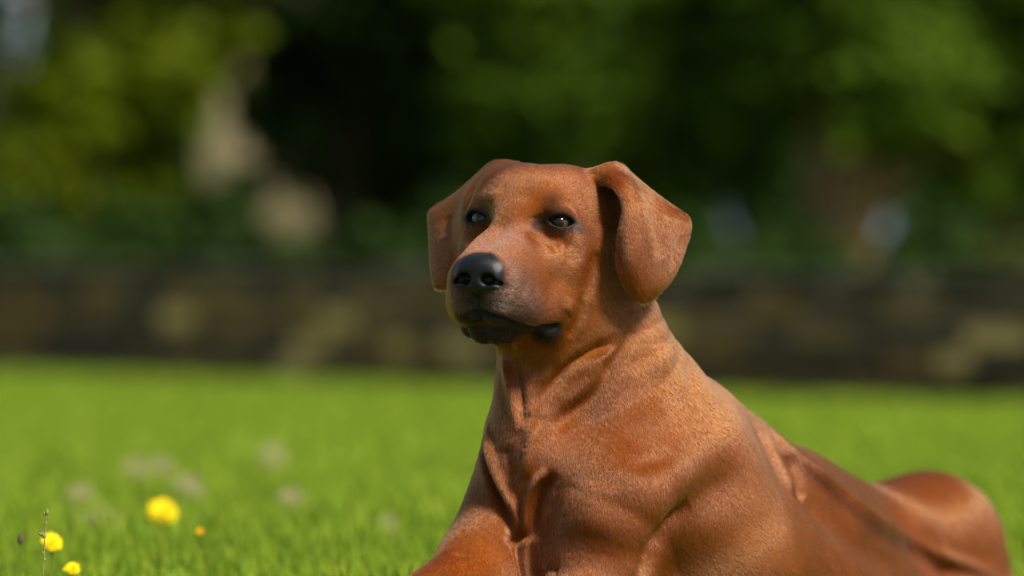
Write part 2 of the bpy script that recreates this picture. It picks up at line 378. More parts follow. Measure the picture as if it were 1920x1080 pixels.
def sdf_head(p):
    """p in head frame (s,f,u), symmetric; returns distance"""
    q = p.copy(); q[:, 0] = np.abs(q[:, 0])
    d = ell(q, (0, -0.058, 0.002), (0.067, 0.080, 0.0555))                      # skull
    d = smin(d, ell(q, (0.032, -0.054, 0.0285), (0.034, 0.050, 0.0285)), 0.02)    # flat crown
    d = smin(d, ell(q, (0.0, -0.022, 0.016), (0.040, 0.034, 0.036)), 0.02)    # forehead
    d = smin(d, ell(q, (0.034, -0.012, 0.019), (0.016, 0.015, 0.011)), 0.016)   # brow
    d = smin(d, ell(q, (0.050, -0.042, -0.028), (0.026, 0.046, 0.040)), 0.03)   # cheek bone
    d = smin(d, ell(q, (0.044, -0.045, -0.070), (0.030, 0.050, 0.045)), 0.03)   # jaw muscle
    d = smin(d, ell(q, (0.058, -0.075, 0.000), (0.022, 0.040, 0.045)), 0.02)   # behind the ear root
    d = smin(d, cap(q, (0.010, -0.010, -0.012), (0.011, 0.080, -0.054), 0.027, 0.020), 0.022)     # bridge of the muzzle
    d = smin(d, ell(q, (0.0, 0.000, -0.006), (0.020, 0.026, 0.022)), 0.02)     # the stop
    d = smin(d, cap(q, (0.026, 0.000, -0.050), (0.019, 0.068, -0.068), 0.030, 0.025), 0.02)     # muzzle side
    d = smin(d, ell(q, (0.0170, 0.068, -0.082), (0.0220, 0.028, 0.025)), 0.010)    # upper lip, front
    d = smin(d, ell(q, (0.0160, 0.069, -0.093), (0.0195, 0.024, 0.0145)), 0.008)    # square front of the lip
    d = smin(d, ell(q, (0.032, 0.034, -0.086), (0.024, 0.042, 0.026)), 0.014)    # flews
    d = smin(d, ell(q, (0.043, 0.008, -0.088), (0.020, 0.030, 0.026)), 0.014)
    jaw = cap(q, (0.008, 0.058, -0.111), (0.026, -0.03, -0.098), 0.0165, 0.026)     # lower jaw
    d = smin(d, jaw, 0.006)
    d = smin(d, ell(q, (0.042, 0.012, -0.112), (0.0115, 0.019, 0.0125)), 0.006)  # lip corner
    d = smax(smin(d, sdf_nose(q), 0.003), -nose_cuts(q), 0.0022)
    # eyes: a soft lid bulge, then the opening
    d = smax(d, -ell(q, (0.040, 0.018, -0.006), (0.014, 0.016, 0.012)), 0.022)
    ec = np.array([EYE_S, EYE_F, EYE_U], np.float32)
    d = smin(d, ell(q, ec, (0.0170, 0.0160, 0.0150)), 0.010)
    d = smax(d, -eye_open(q), 0.0025)
    return d

BB = [None, None]
def B(px, py, y, r): return (P(px, py, y), r)
def sdf_body(p):
    BB[0] = np.array([p[:, k].min() for k in range(3)]); BB[1] = np.array([p[:, k].max() for k in range(3)])
    d = chain(p, [B(1085, 470, .080, .062), B(1090, 590, .085, .079), B(1112, 720, .10, .099), B(1172, 840, .14, .117)])   # neck
    d = smin(d, chain(p, [B(1030, 600, .03, .040), B(1000, 720, .035, .040), B(1000, 850, .03, .045)]), 0.03)        # throat
    d = smin(d, chain(p, [B(1215, 935, .20, .125), B(1395, 1040, .38, .130), B(1550, 1106, .54, .092), B(1685, 1136, .69, .068), B(1790, 1152, .79, .060)]), 0.03)  # trunk
    d = smin(d, chain(p, [B(1330, 1080, .15, .115), B(1470, 1110, .30, .114), B(1590, 1150, .46, .084)]), 0.08)   # ribs
    d = smin(d, chain(p, [B(1312, 812, .19, .047), B(1390, 884, .23, .050), B(1440, 935, .24, .048)]), 0.04)        # shoulder blade
    d = smin(d, chain(p, [B(1270, 890, .10, .085), B(1160, 930, .03, .078), B(1108, 1095, .02, .062)]), 0.04)   # upper arm
    d = smin(d, chain(p, [B(1108, 1135, .02, .052), B(1080, 1190, -.10, .040), B(1040, 1238, -.30, .032), B(1010, 1255, -.40, .034)]), 0.03)   # forearm
    d = smin(d, chain(p, [B(978, 822, .07, .038), B(975, 870, .07, .044), B(958, 950, .055, .049), B(918, 1050, .03, .048)]), 0.03)   # far upper arm
    d = smin(d, chain(p, [B(905, 1080, .02, .047), B(790, 1150, -.10, .038), B(640, 1215, -.28, .030), B(590, 1240, -.36, .033)]), 0.03)
    d = smin(d, chain(p, [B(1010, 900, .04, .042), B(1020, 1010, .06, .045)]), 0.03)    # breastbone
    d = smin(d, chain(p, [B(1470, 962, .44, .070), B(1560, 990, .55, .066), B(1620, 1010, .64, .064), B(1690, 1010, .72, .068), B(1742, 1026, .78, .076)]), 0.05)   # far side of the loin
    d = smin(d, ell(p, P(1738, 1016, .80), (0.068, 0.12, 0.078)), 0.06)     # upper hip
    d = smin(d, chain(p, [B(1680, 1012, .64, .045), B(1735, 1012, .72, .055), B(1775, 1035, .76, .056)]), 0.05)
    d = smin(d, chain(p, [B(1752, 1040, .82, .066), B(1800, 1130, .78, .066), B(1760, 1220, .55, .05)]), 0.03)   # thigh
    d = smin(d, chain(p, [B(1700, 1170, .55, .07), B(1560, 1220, .38, .045), B(1450, 1235, .26, .035)]), 0.03)   # near hind leg tucked under
    d = smin(d, chain(p, [B(1850, 1120, .86, .045), B(1930, 1190, .95, .028), B(2050, 1205, 1.05, .018), B(2180, 1190, 1.02, .012)]), 0.03)   # tail
    return d

EAR_NEAR = [
 [(1102,330,.030),(1122,321,.022),(1145,313,.03),(1165,318,.05),(1180,338,.07)],
 [(1150,350,-.008),(1164,338,-.004),(1186,346,.012),(1215,362,.04),(1245,378,.065)],
 [(1168,388,-.016),(1180,387,-.018),(1206,390,-.004),(1245,398,.025),(1293,413,.05)],
 [(1160,440,-.018),(1178,440,-.024),(1206,442,-.014),(1245,445,.012),(1285,465,.042)],
 [(1155,490,-.014),(1178,492,-.024),(1205,492,-.016),(1235,495,.003),(1267,510,.03)],
 [(1170,535,-.008),(1186,535,-.014),(1206,535,-.012),(1228,535,-.002),(1245,540,.015)],
 [(1192,562,-.002),(1199,566,-.005),(1207,568,-.004),(1215,566,0),(1223,562,.005)]]
EAR_FAR = [
 [(972,312,.09),(950,308,.10),(930,309,.11),(915,318,.12),(900,335,.13)],
 [(918,328,.065),(905,332,.07),(890,342,.088),(872,354,.11),(857,364,.13)],
 [(884,362,.050),(877,365,.055),(864,373,.075),(840,381,.10),(816,388,.12)],
 [(873,400,.040),(867,402,.047),(851,405,.07),(827,402,.09),(805,404,.11)],
 [(872,440,.040),(863,442,.047),(848,445,.06),(826,448,.075),(806,450,.095)],
 [(876,490,.052),(862,495,.053),(845,497,.058),(825,500,.07),(808,503,.085)],
 [(866,532,.06),(855,537,.06),(840,541,.065),(826,543,.07),(815,540,.075)]]

def ear_points(G):
    G = np.array([[P(*q) for q in row] for row in G])
    G = catmull(G, 170); G = np.stack([catmull(r, 120) for r in G])
    return G.reshape(-1, 3), G

def axis_nodes(*spans):
    """spans: lo, step, next lo, step, ..., hi"""
    x = [spans[0]]
    for k in range(1, len(spans) - 1, 2):
        n = max(1, round((spans[k + 1] - x[-1]) / spans[k])); x += list(x[-1] + spans[k] * np.arange(1, n + 1))
    while len(x) % 4: x.append(x[-1] + spans[-2])
    return np.array(x, np.float32)
XS = axis_nodes(-0.26, .004, -0.100, .00125, 0.205, .0025, 0.40, .004, 0.86)
YS = axis_nodes(-0.52, .005, -0.135, .00125, 0.140, .003, 0.35, .005, 1.20)
ZS = axis_nodes(-0.06, .004, 0.040, .0020, 0.285, .00125, 0.505, .004, 0.56)

def sdf_all(p):
    hq = (p - EYE_MID) @ HEAD.T
    d = np.full(len(p), 9.0, np.float32)
    near = (np.abs(hq) < np.array([0.13, 0.19, 0.17], np.float32)).all(-1)
    far = ~near
    body = sdf_body(p)
    d = body
    if near.any(): d[near] = smin(body[near], sdf_head(hq[near]), 0.030)
    return d.astype(np.float32)

def build_field():
    nx, ny, nz = len(XS), len(YS), len(ZS)
    phi = np.empty((nx, ny, nz), np.float32)
    bx, by, bz = nx // 4, ny // 4, nz // 4
    cx = XS.reshape(bx, 4).mean(1); cy = YS.reshape(by, 4).mean(1); cz = ZS.reshape(bz, 4).mean(1)
    g = np.stack(np.meshgrid(cx, cy, cz, indexing='ij'), -1).reshape(-1, 3)
    dc = np.concatenate([sdf_all(q) for q in np.array_split(g, 12)]).reshape(bx, by, bz)
    hx = XS.reshape(bx, 4)[:, 3] - XS.reshape(bx, 4)[:, 0]; hy = YS.reshape(by, 4)[:, 3] - YS.reshape(by, 4)[:, 0]; hz = ZS.reshape(bz, 4)[:, 3] - ZS.reshape(bz, 4)[:, 0]
    diag = np.sqrt(hx[:, None, None] ** 2 + hy[None, :, None] ** 2 + hz[None, None, :] ** 2)
    need = np.abs(dc) < diag * 0.75 + 0.003
    # ears as thin curved sheets
    e0 = [np.searchsorted(a, v) // 4 * 4 for a, v in ((XS, -0.112), (YS, -0.075), (ZS, 0.322))]; e1 = [np.searchsorted(a, v) // 4 * 4 + 4 for a, v in ((XS, 0.212), (YS, 0.165), (ZS, 0.515))]
    e1 = [min(a, b) for a, b in zip(e1, (nx, ny, nz))]; es = tuple(slice(a, b) for a, b in zip(e0, e1))
    ear = np.full([b - a for a, b in zip(e0, e1)], 0.02, np.float32)
    R = 8
    off = np.stack(np.meshgrid(*[np.arange(-R, R + 1)] * 3, indexing='ij'), -1).reshape(-1, 3)
    for G in (EAR_NEAR, EAR_FAR):
        pts, grid = ear_points(G)
        # thin towards the rim, thicker near the root
        v = np.linspace(0, 1, 170)[:, None] * np.ones((1, 120)); u = np.linspace(0, 1, 120)[None] * np.ones((170, 1))
        rim = np.minimum(np.minimum(u, 1 - u) / 0.12, (1 - v) / 0.12).clip(0, 1)
        rad = (0.0012 + 0.0006 * rim + 0.003 * np.clip(1 - v / 0.25, 0, 1)).ravel()
        ix = np.searchsorted(XS, pts[:, 0]); iy = np.searchsorted(YS, pts[:, 1]); iz = np.searchsorted(ZS, pts[:, 2])
        key = (ix * ny + iy) * nz + iz
        _, first = np.unique(key, return_index=True)
        pts = pts[first]; rad = rad[first]; ix = ix[first]; iy = iy[first]; iz = iz[first]
        for o in off:
            jx, jy, jz = ix + o[0], iy + o[1], iz + o[2]
            dd = np.sqrt((XS[jx] - pts[:, 0]) ** 2 + (YS[jy] - pts[:, 1]) ** 2 + (ZS[jz] - pts[:, 2]) ** 2) - rad
            np.minimum.at(ear, (jx - e0[0], jy - e0[1], jz - e0[2]), dd.astype(np.float32))
    sh = [n // 4 for n in ear.shape]; need[tuple(slice(a // 4, b // 4) for a, b in zip(e0, e1))] |= (ear.reshape(sh[0], 4, sh[1], 4, sh[2], 4).min(axis=(1, 3, 5)) < 0.010)
    phi[:] = np.repeat(np.repeat(np.repeat(dc, 4, 0), 4, 1), 4, 2)
    B4 = np.argwhere(need); B4 = B4[np.lexsort(((B4 // 14)[:, 2], (B4 // 14)[:, 1], (B4 // 14)[:, 0]))]
    o4 = np.stack(np.meshgrid(*[np.arange(4)] * 3, indexing='ij'), -1).reshape(-1, 3)
    idx = (B4[:, None, :] * 4 + o4[None]).reshape(-1, 3)
    print('blocks', len(B4), 'nodes', len(idx), 'grid', phi.shape)
    for part in np.array_split(idx, max(1, len(idx) // 60000)):
        p = np.stack([XS[part[:, 0]], YS[part[:, 1]], ZS[part[:, 2]]], -1)
        d = sdf_all(p); q = part - np.array(e0); m = ((q >= 0) & (q < np.array(ear.shape))).all(1)
        if m.any(): d[m] = smin(d[m], ear[q[m, 0], q[m, 1], q[m, 2]], 0.010)
        phi[part[:, 0], part[:, 1], part[:, 2]] = d
    return phi

def surface_nets(phi):
    s = phi < 0
    nx, ny, nz = phi.shape
    c = s[:-1, :-1, :-1].astype(np.int8)
    tot = np.zeros((nx - 1, ny - 1, nz - 1), np.int8)
    for a in (0, 1):
        for b in (0, 1):
            for d in (0, 1): tot += s[a:nx - 1 + a, b:ny - 1 + b, d:nz - 1 + d]
    cells = np.argwhere((tot > 0) & (tot < 8))
    vid = np.full((nx - 1, ny - 1, nz - 1), -1, np.int32); vid[tuple(cells.T)] = np.arange(len(cells))
    acc = np.zeros((len(cells), 3)); cnt = np.zeros(len(cells))
    corner = [(a, b, d) for a in (0, 1) for b in (0, 1) for d in (0, 1)]
    ax = [XS, YS, ZS]
    for i in range(8):
        for j in range(i + 1, 8):
            ca, cb = np.array(corner[i]), np.array(corner[j])
            if np.abs(ca - cb).sum() != 1: continue
            ia = cells + ca; ib = cells + cb
            fa = phi[tuple(ia.T)]; fb = phi[tuple(ib.T)]; m = (fa < 0) != (fb < 0)
            t = np.where(m, fa / np.where(m, fa - fb, 1), 0)
            for k in range(3):
                pa, pb = ax[k][ia[:, k]], ax[k][ib[:, k]]
                acc[:, k] += np.where(m, pa + (pb - pa) * t, 0)
            cnt += m
    V = acc / cnt[:, None]
    F = []
    for k in range(3):
        sl0 = [slice(None)] * 3; sl1 = [slice(None)] * 3
        sl0[k] = slice(0, -1); sl1[k] = slice(1, None)
        a = s[tuple(sl0)]; b = s[tuple(sl1)]
        e = np.argwhere(a != b)
        u, v = (k + 1) % 3, (k + 2) % 3
        e = e[(e[:, u] > 0) & (e[:, v] > 0)]
        e = e[(e[:, u] < phi.shape[u] - 1) & (e[:, v] < phi.shape[v] - 1)]
        inside = s[tuple(e.T)]
        def cell(du, dv):
            q = e.copy(); q[:, u] += du; q[:, v] += dv; return vid[tuple(q.T)]
        q = np.stack([cell(-1, -1), cell(0, -1), cell(0, 0), cell(-1, 0)], -1)
        q[~inside] = q[~inside][:, ::-1]
        F.append(q)
    F = np.concatenate(F); F = F[(F >= 0).all(1)]
    return V, F

def vertex_normals(V, F):
    n = np.cross(V[F[:, 2]] - V[F[:, 0]], V[F[:, 3]] - V[F[:, 1]])
    N = np.zeros_like(V)
    for k in range(4):
        for c in range(3): N[:, c] += np.bincount(F[:, k], n[:, c], len(V))
    return N / np.maximum(np.linalg.norm(N, axis=1, keepdims=True), 1e-12)

def laplace(V, F, it=1, lam=0.5, w=None):
    e = np.concatenate([F[:, [0, 1]], F[:, [1, 2]], F[:, [2, 3]], F[:, [3, 0]]])
    deg = np.bincount(e[:, 0], minlength=len(V)) + np.bincount(e[:, 1], minlength=len(V))
    for _ in range(it):
        A = np.zeros_like(V)
        for c in range(3): A[:, c] = np.bincount(e[:, 0], V[e[:, 1], c], len(V)) + np.bincount(e[:, 1], V[e[:, 0], c], len(V))
        A /= np.maximum(deg, 1)[:, None]
        V = V + (A - V) * (lam if w is None else lam * w[:, None])
    return V

phi = build_field(); print('field', time.time() - T0)
V, F = surface_nets(phi); del phi
V = laplace(V, F, 3, 0.5)
N = vertex_normals(V, F)
print('dog mesh', len(V), len(F), time.time() - T0)

# ---- sculpting strokes: each is laid on the skin, then pushes it in or out along its normal
CAMP = np.array([0, -CAM_D, CAM_H])
def project(V):
    d = V[:, 1] + CAM_D
    return np.stack([960 + V[:, 0] / d * FPX, HORIZON - (V[:, 2] - CAM_H) / d * FPX], -1), d
class Picker:
    def __init__(s, V, N):
        s.V = V; s.N = N; s.uv, s.d = project(V)
        ok = ((V - CAMP) * N).sum(1) < 0
        s.ids = np.flatnonzero(ok); cell = 8
        k = (s.uv[s.ids] // cell).astype(int); s.grid = {}
        o = np.lexsort((k[:, 1], k[:, 0])); ks = k[o]; ids = s.ids[o]
        cut = np.flatnonzero(np.any(np.diff(ks, axis=0) != 0, axis=1)) + 1
        for a, b in zip(np.r_[0, cut], np.r_[cut, len(ids)]): s.grid[tuple(ks[a])] = ids[a:b]
    def at(s, px, py):
        c = (int(px // 8), int(py // 8)); L = []
        for r in (1, 3, 8):
            L = [s.grid[(i, j)] for i in range(c[0] - r, c[0] + r + 1) for j in range(c[1] - r, c[1] + r + 1) if (i, j) in s.grid]
            if L: break
        if not L: return None
        L = np.concatenate(L); q = np.hypot(s.uv[L, 0] - px, s.uv[L, 1] - py)
        lim = max(q.min() * 1.3, 4.0); m = q <= lim; L = L[m]; q = q[m]
        m = s.d[L] < s.d[L].min() + 0.012
        return L[m][np.argmin(q[m])]
    def path(s, pts, step=6):
        pts = np.asarray(pts, float); out = []
        for a, b in zip(pts[:-1], pts[1:]):
            n = max(1, int(np.hypot(*(b - a)[:2]) / step))
            out += [a + (b - a) * t for t in np.arange(n) / n]
        out.append(pts[-1])
        return [i for i in (s.at(q[0], q[1]) for q in out) if i is not None]

def stroke_weight(V, N, ids, w, taper=True, sharp=False, reach=3.0, nlim=0.0):
    pts = V[ids].copy(); nn = N[ids].copy()
    for _ in range(6):
        if len(pts) > 2:
            pts[1:-1] = (pts[:-2] + 2 * pts[1:-1] + pts[2:]) / 4; nn[1:-1] = (nn[:-2] + 2 * nn[1:-1] + nn[2:]) / 4
    nn /= np.linalg.norm(nn, axis=1, keepdims=True)
    lo = pts.min(0) - w * reach; hi = pts.max(0) + w * reach
    sub = np.flatnonzero(((V > lo) & (V < hi)).all(1))
    best = np.full(len(sub), 9.0); par = np.zeros(len(sub)); ok = np.zeros(len(sub))
    m = len(pts)
    for i in range(m):
        d = np.linalg.norm(V[sub] - pts[i], axis=1) if m == 1 else None
        if m > 1:
            if i == m - 1: break
            ab = pts[i + 1] - pts[i]; t = np.clip(((V[sub] - pts[i]) @ ab) / max(ab @ ab, 1e-12), 0, 1)
            d = np.linalg.norm(V[sub] - pts[i] - t[:, None] * ab, axis=1); pr = (i + t) / (m - 1)
        else: pr = 0.5
        b = d < best
        best = np.where(b, d, best); par = np.where(b, pr, par); ok = np.where(b, np.clip((N[sub] @ nn[i] - nlim) * 2.5, 0, 1), ok)
    g = np.exp(-(best / w) ** 2) if not sharp else np.exp(-best / w * 1.6)
    if taper and m > 1: g = g * np.sin(np.clip(np.minimum(par, 1 - par) / 0.3, 0.0, 1) * 1.5708)
    return sub, np.where(best < reach * w, g * ok, 0)

def sculpt(strokes):
    global V, N
    pk = Picker(V, N); D = np.zeros(len(V))
    for pts, w, amp, *opt in strokes:
        ids = pk.path(pts)
        if not ids: continue
        sub, g = stroke_weight(V, N, ids, w / 1000, sharp='s' in opt, taper='f' not in opt)
        D[sub] += g * amp / 1000
    V = V + N * D[:, None]; V = laplace(V, F, 1, 0.4); N = vertex_normals(V, F)

sculpt([
 # face
 ([(928,366)], 8, 3.5), ([(1020,396),(1050,389),(1086,404)], 6, 2.5), ([(1003,402),(1008,428)], 8, -2.0), ([(1000,440),(1030,470),(1062,492)], 9, 1.0),
 ([(1008,425),(1002,455)], 10, -1.5), ([(1082,455),(1060,490)], 12, -2.2), ([(1025,468),(1055,458)], 10, 1.5),
 ([(1118,470),(1112,505),(1095,560)], 10, -3.0), ([(1062,588),(1072,560)], 10, 3.5), ([(1092,545),(1090,590),(1066,632)], 6, -3.0),
 ([(1130,420),(1128,480)], 10, 1.5),
 ([(985,330),(975,380)], 8, -1.0), ([(940,505),(965,520),(990,545)], 12, -1.5),
 # mouth
 ([(866,594),(885,585),(905,582),(935,594),(970,609),(1000,617),(1020,612)], 3.5, -5.0), ([(884,557),(886,583)], 2.5, -2.0),
 ([(1012,614),(1042,612)], 3.2, -6.0, 'f'),
 # neck folds
 ([(1165,632),(1151,640),(1105,660),(1071,680),(1040,715),(1013,751)], 6, -7.0), ([(1190,615),(1165,655),(1151,680),(1111,738),(1070,775),(1035,804)], 8, -8.0),
 ([(1140,685),(1100,730),(1055,772)], 10, 3.0), ([(1120,640),(1070,655),(1040,690)], 12, 2.0), ([(1190,600),(1200,660),(1180,700)], 12, -2.0), ([(1235,640),(1250,690),(1290,740)], 16, 3.0),
 ([(940,660),(951,700),(962,750),(973,809)], 6, 4.0), ([(966,665),(970,700),(974,740),(980,800)], 6, -6.0), ([(1005,670),(1003,770)], 13, -5),
 ([(1003,785),(996,820),(990,855),(985,895)], 6.5, 6.0), ([(916,788),(921,840),(934,890),(955,935),(967,970),(973,1005)], 5.5, 8.0), ([(903,825),(913,875),(932,925),(954,968),(962,1010)], 5, -9.0), ([(948,830),(965,900)], 8, -4.0),
 ([(1030,880),(1003,902),(990,945),(983,1005)], 5.5, 8.0), ([(1044,884),(1015,915),(1002,955),(999,1010)], 6, -12.0), ([(974,950),(976,1005)], 3.5, -3.0),
 ([(975,1015),(985,1050),(998,1090)], 11, -16.0, 'f'), ([(985,1015),(994,1090)], 3.5, 8, 'f'), ([(972,1015),(976,1090)], 3.5, 5, 'f'),
 ([(850,1034),(878,1043)], 6, -4.0), ([(1020,1060),(1050,1066)], 7, -3.5),
 # chest and shoulder
 ([(1060,866),(1116,854),(1200,842),(1270,815),(1322,776)], 24, -2.5), 
 ([(1110,808),(1220,775),(1310,745)], 30, 3.0), ([(1180,872),(1270,845)], 10, -2.5), ([(1040,900),(1030,980),(1020,1060)], 16, -4.0), ([(1120,900),(1100,1000)], 20, 4.0),
 ([(1410,860),(1360,905),(1300,955),(1250,1010),(1200,1080)], 28, -13.0), ([(1310,945),(1280,975),(1245,1020),(1190,1100)], 12, -8.0),
 ([(1440,1010)], 55, 8.0),
 ([(1425,810),(1455,865),(1490,930)], 15, 4.0), ([(1470,850),(1490,885),(1515,930)], 13, -6.0),
 ([(1440,800),(1490,856),(1545,900),(1640,975),(1740,1035),(1870,1080)], 9, 9.0), ([(1480,900),(1540,950),(1620,1015),(1720,1080)], 30, -16.0),
 # ears
 ([(1188,345),(1205,400),(1228,470)], 8, 1.8), ([(1222,372),(1232,430),(1242,480)], 11, -3.5), ([(1276,402),(1274,450),(1258,500)], 5, -2.0),
 ([(1150,345),(1172,385),(1163,432),(1155,460)], 3.5, 1.5), ([(862,436),(832,490)], 8, 1.5), ([(845,400),(838,440)], 10, -2.0),
])
V = laplace(V, F, 1, 0.3); N = vertex_normals(V, F)
print('sculpted', time.time() - T0)
# ---- coat colour, laid on the finished skin
hq = ((V - EYE_MID) @ HEAD.T).astype(np.float32); hqa = hq.copy(); hqa[:, 0] = np.abs(hqa[:, 0])
nv = len(V)
RUST = np.array([0.132, 0.0365, 0.0064])
col = np.tile(RUST, (nv, 1)); fur = np.ones(nv); wet = np.zeros(nv)
pk = Picker(V, N)
def paint(pts, w, c, a=1.0, furk=None, wetk=None, taper=False, sym=False):
    ids = pk.path(pts)
    if not ids: return
    sub, g = stroke_weight(V, N, ids, w / 1000, taper=taper, nlim=-0.3)
    g = np.clip(g * a, 0, 1)
    col[sub] += (np.array(c) - col[sub]) * g[:, None]
    if furk is not None: fur[sub] += (furk - fur[sub]) * np.clip(g * 1.4, 0, 1)
    if wetk is not None: wet[sub] += (wetk - wet[sub]) * g
SOOT = (0.024, 0.015, 0.012); BLACK = (0.010, 0.009, 0.010); GREY = (0.090, 0.034, 0.016)
LIT_GOLD = (0.165, 0.054, 0.0085); HOLLOW_SHADE = (0.095, 0.024, 0.005)  # highlight and shade tones painted into the coat
# large patches
paint([(930,520),(985,560)], 34, GREY, 0.75); paint([(915,465),(960,440)], 18, (0.13,0.055,0.034), 0.6)
paint([(1230,650),(1290,740)], 40, LIT_GOLD, 0.6); paint([(1430,1010),(1340,1060)], 60, LIT_GOLD, 0.6)  # golden highlights on neck side and ribs, painted in
paint([(1080,560),(1120,600),(1060,680)], 36, LIT_GOLD, 0.5)  # painted highlight on cheek and upper throat
paint([(880,565),(930,575),(980,590)], 16, (0.040,0.024,0.019), 0.8)
paint([(855,560),(862,585)], 12, (0.06,0.036,0.028), 0.7)
paint([(905,570),(885,560)], 12, SOOT, 0.9)
paint([(955,500),(990,540),(1010,590)], 10, (0.08,0.036,0.024), 0.5)
# lips and chin
paint([(872,600),(900,592),(940,606),(980,618),(1010,624)], 8, (0.016,0.011,0.009), 1.2, 0.5, 0.1); paint([(880,622),(905,628),(945,628)], 10, SOOT, 0.9, 0.5)
paint([(866,594),(885,586),(905,583),(935,595),(970,610),(1000,618),(1022,614)], 3.5, BLACK, 1.4, 0.2, 0.2)
paint([(1016,618),(1044,616)], 7, BLACK, 1.4, 0.0, 0.3); paint([(882,634)], 8, BLACK, 1.0, 0.3)
paint([(864,602),(885,598),(910,600)], 7, (0.016,0.011,0.009), 1.2, 0.5, 0.1)
# eyes and brow
op = eye_open(hqa); eye_d = np.linalg.norm(hqa - np.array([EYE_S, EYE_F, EYE_U], np.float32), axis=1)
rim = np.exp(-np.clip(op, 0, 1) / 0.0034) * (eye_d < 0.032); rim = np.clip(rim * 1.9, 0, 1)
for x in (0,): col += (np.array([0.014, 0.012, 0.016]) - col) * rim[:, None]
fur *= 1 - np.clip(rim * 1.3, 0, 1); wet = np.maximum(wet, rim * 0.35)
paint([(1002,424),(1022,416)], 7, (0.03,0.022,0.024), 0.8, 0.6); paint([(1078,428),(1100,436)], 5, (0.04,0.028,0.026), 0.8, 0.6)
paint([(1035,376),(1040,392)], 8, (0.05,0.022,0.014), 0.75); paint([(912,372),(906,384)], 5, (0.05,0.022,0.014), 0.35); paint([(905,392),(918,400)], 6, (0.04,0.026,0.026), 0.5)
paint([(1098,440),(1080,478)], 9, HOLLOW_SHADE, 0.6)  # shade of the cheek hollow painted darker
# ridge on the back: the hair runs the other way there and looks darker
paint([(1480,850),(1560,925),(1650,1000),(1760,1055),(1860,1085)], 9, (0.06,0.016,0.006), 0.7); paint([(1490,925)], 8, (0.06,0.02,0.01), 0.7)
paint([(1330,920),(1260,1000)], 20, HOLLOW_SHADE, 0.5)  # painted shade in the valley between upper arm and ribs
# nose leather
nd = sdf_nose(hqa); nd = np.minimum(nd, np.where(hq[:, 2] > -0.07, nose_cuts(hqa), 1)); nose_w = np.clip(1 - (nd - 0.0008) / 0.0016, 0, 1) * (hq[:, 1] > 0.070)
col += (np.array([0.006, 0.0065, 0.008]) - col) * nose_w[:, None]; fur *= 1 - np.clip(nose_w * 1.5, 0, 1); wet = wet * (1 - nose_w) + nose_w * 0.70
near_nose = np.exp(-np.clip(nd, 0, 1) / 0.006) * (1 - nose_w) * (hq[:, 2] < -0.058); col += (np.array(SOOT) - col) * (near_nose * 0.9)[:, None]
jf = np.clip((hq[:, 1] - 0.035) / 0.02, 0, 1) * np.clip((-0.1045 - hq[:, 2]) / 0.005, 0, 1) * (hq[:, 2] > -0.145) * (hq[:, 1] < 0.12); col += (np.array([0.012, 0.009, 0.008]) - col) * (jf * 0.92)[:, None]; fur *= 1 - 0.35 * jf
lc = np.linalg.norm((hqa - np.array([0.042, 0.012, -0.112], np.float32)) / np.array([1, 1.5, 1]), axis=1); lm = np.clip(1 - (lc - 0.012) / 0.006, 0, 1); col += (np.array([0.010, 0.008, 0.008]) - col) * lm[:, None]; fur *= 1 - 0.8 * lm
# uneven coat
def vnoise(p, s, seed):
    r = np.random.default_rng(seed); t = np.zeros(len(p))
    for k in range(5):
        d = r.normal(size=3); d /= np.linalg.norm(d); t += np.sin((p @ d) / s * (0.7 + 0.6 * r.random()) * 6.28 + r.random() * 6.28)
    return t / 5
col *= (1 + 0.10 * vnoise(V, 0.05, 1) + 0.07 * vnoise(V, 0.018, 2))[:, None]
col = np.clip(col, 0.004, 0.9); fur = np.clip(fur, 0, 1); wet = np.clip(wet, 0, 1)

dog = empty('dog', P(1150, 1190, 0.2))
tag(dog, 'rust brown short haired dog lying on the grass with raised head', 'dog')
dog_inv = np.array(dog.location)
me = mesh_np('dog_body', V - dog_inv, F)
def attr(me, name, arr, typ='FLOAT_COLOR', dom='POINT'):
    a = me.attributes.new(name, typ, dom)
    if typ == 'FLOAT_COLOR': a.data.foreach_set('color', np.c_[arr, np.ones(len(arr))].astype(np.float32).ravel())
    else: a.data.foreach_set('value', np.asarray(arr, np.float32))
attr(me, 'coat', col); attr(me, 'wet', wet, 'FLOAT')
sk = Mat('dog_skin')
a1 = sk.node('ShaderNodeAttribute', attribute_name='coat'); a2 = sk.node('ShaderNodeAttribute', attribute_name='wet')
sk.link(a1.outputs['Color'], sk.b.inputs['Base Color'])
mr = sk.node('ShaderNodeMapRange'); mr.inputs[3].default_value = 0.75; mr.inputs[4].default_value = 0.22
sp = sk.node('ShaderNodeMath', operation='MULTIPLY'); sp.inputs[1].default_value = 0.36; sk.link(a2.outputs['Fac'], sp.inputs[0]); sk.link(sp.outputs[0], sk.b.inputs['Specular IOR Level'])
sk.link(a2.outputs['Fac'], mr.inputs[0]); sk.link(mr.outputs[0], sk.b.inputs['Roughness'])
tcn = sk.node('ShaderNodeTexCoord'); vo = sk.node('ShaderNodeTexVoronoi'); vo.inputs['Scale'].default_value = 900
sk.link(tcn.outputs['Object'], vo.inputs['Vector'])
bmp = sk.node('ShaderNodeBump'); bmp.inputs['Distance'].default_value = 0.0004; sk.link(vo.outputs['Distance'], bmp.inputs['Height'])
mm = sk.node('ShaderNodeMath', operation='MULTIPLY'); mm.inputs[1].default_value = 0.8; sk.link(a2.outputs['Fac'], mm.inputs[0]); sk.link(mm.outputs[0], bmp.inputs['Strength'])
sk.link(bmp.outputs[0], sk.b.inputs['Normal'])
body = link_mesh('body', me, dog, sk.m)

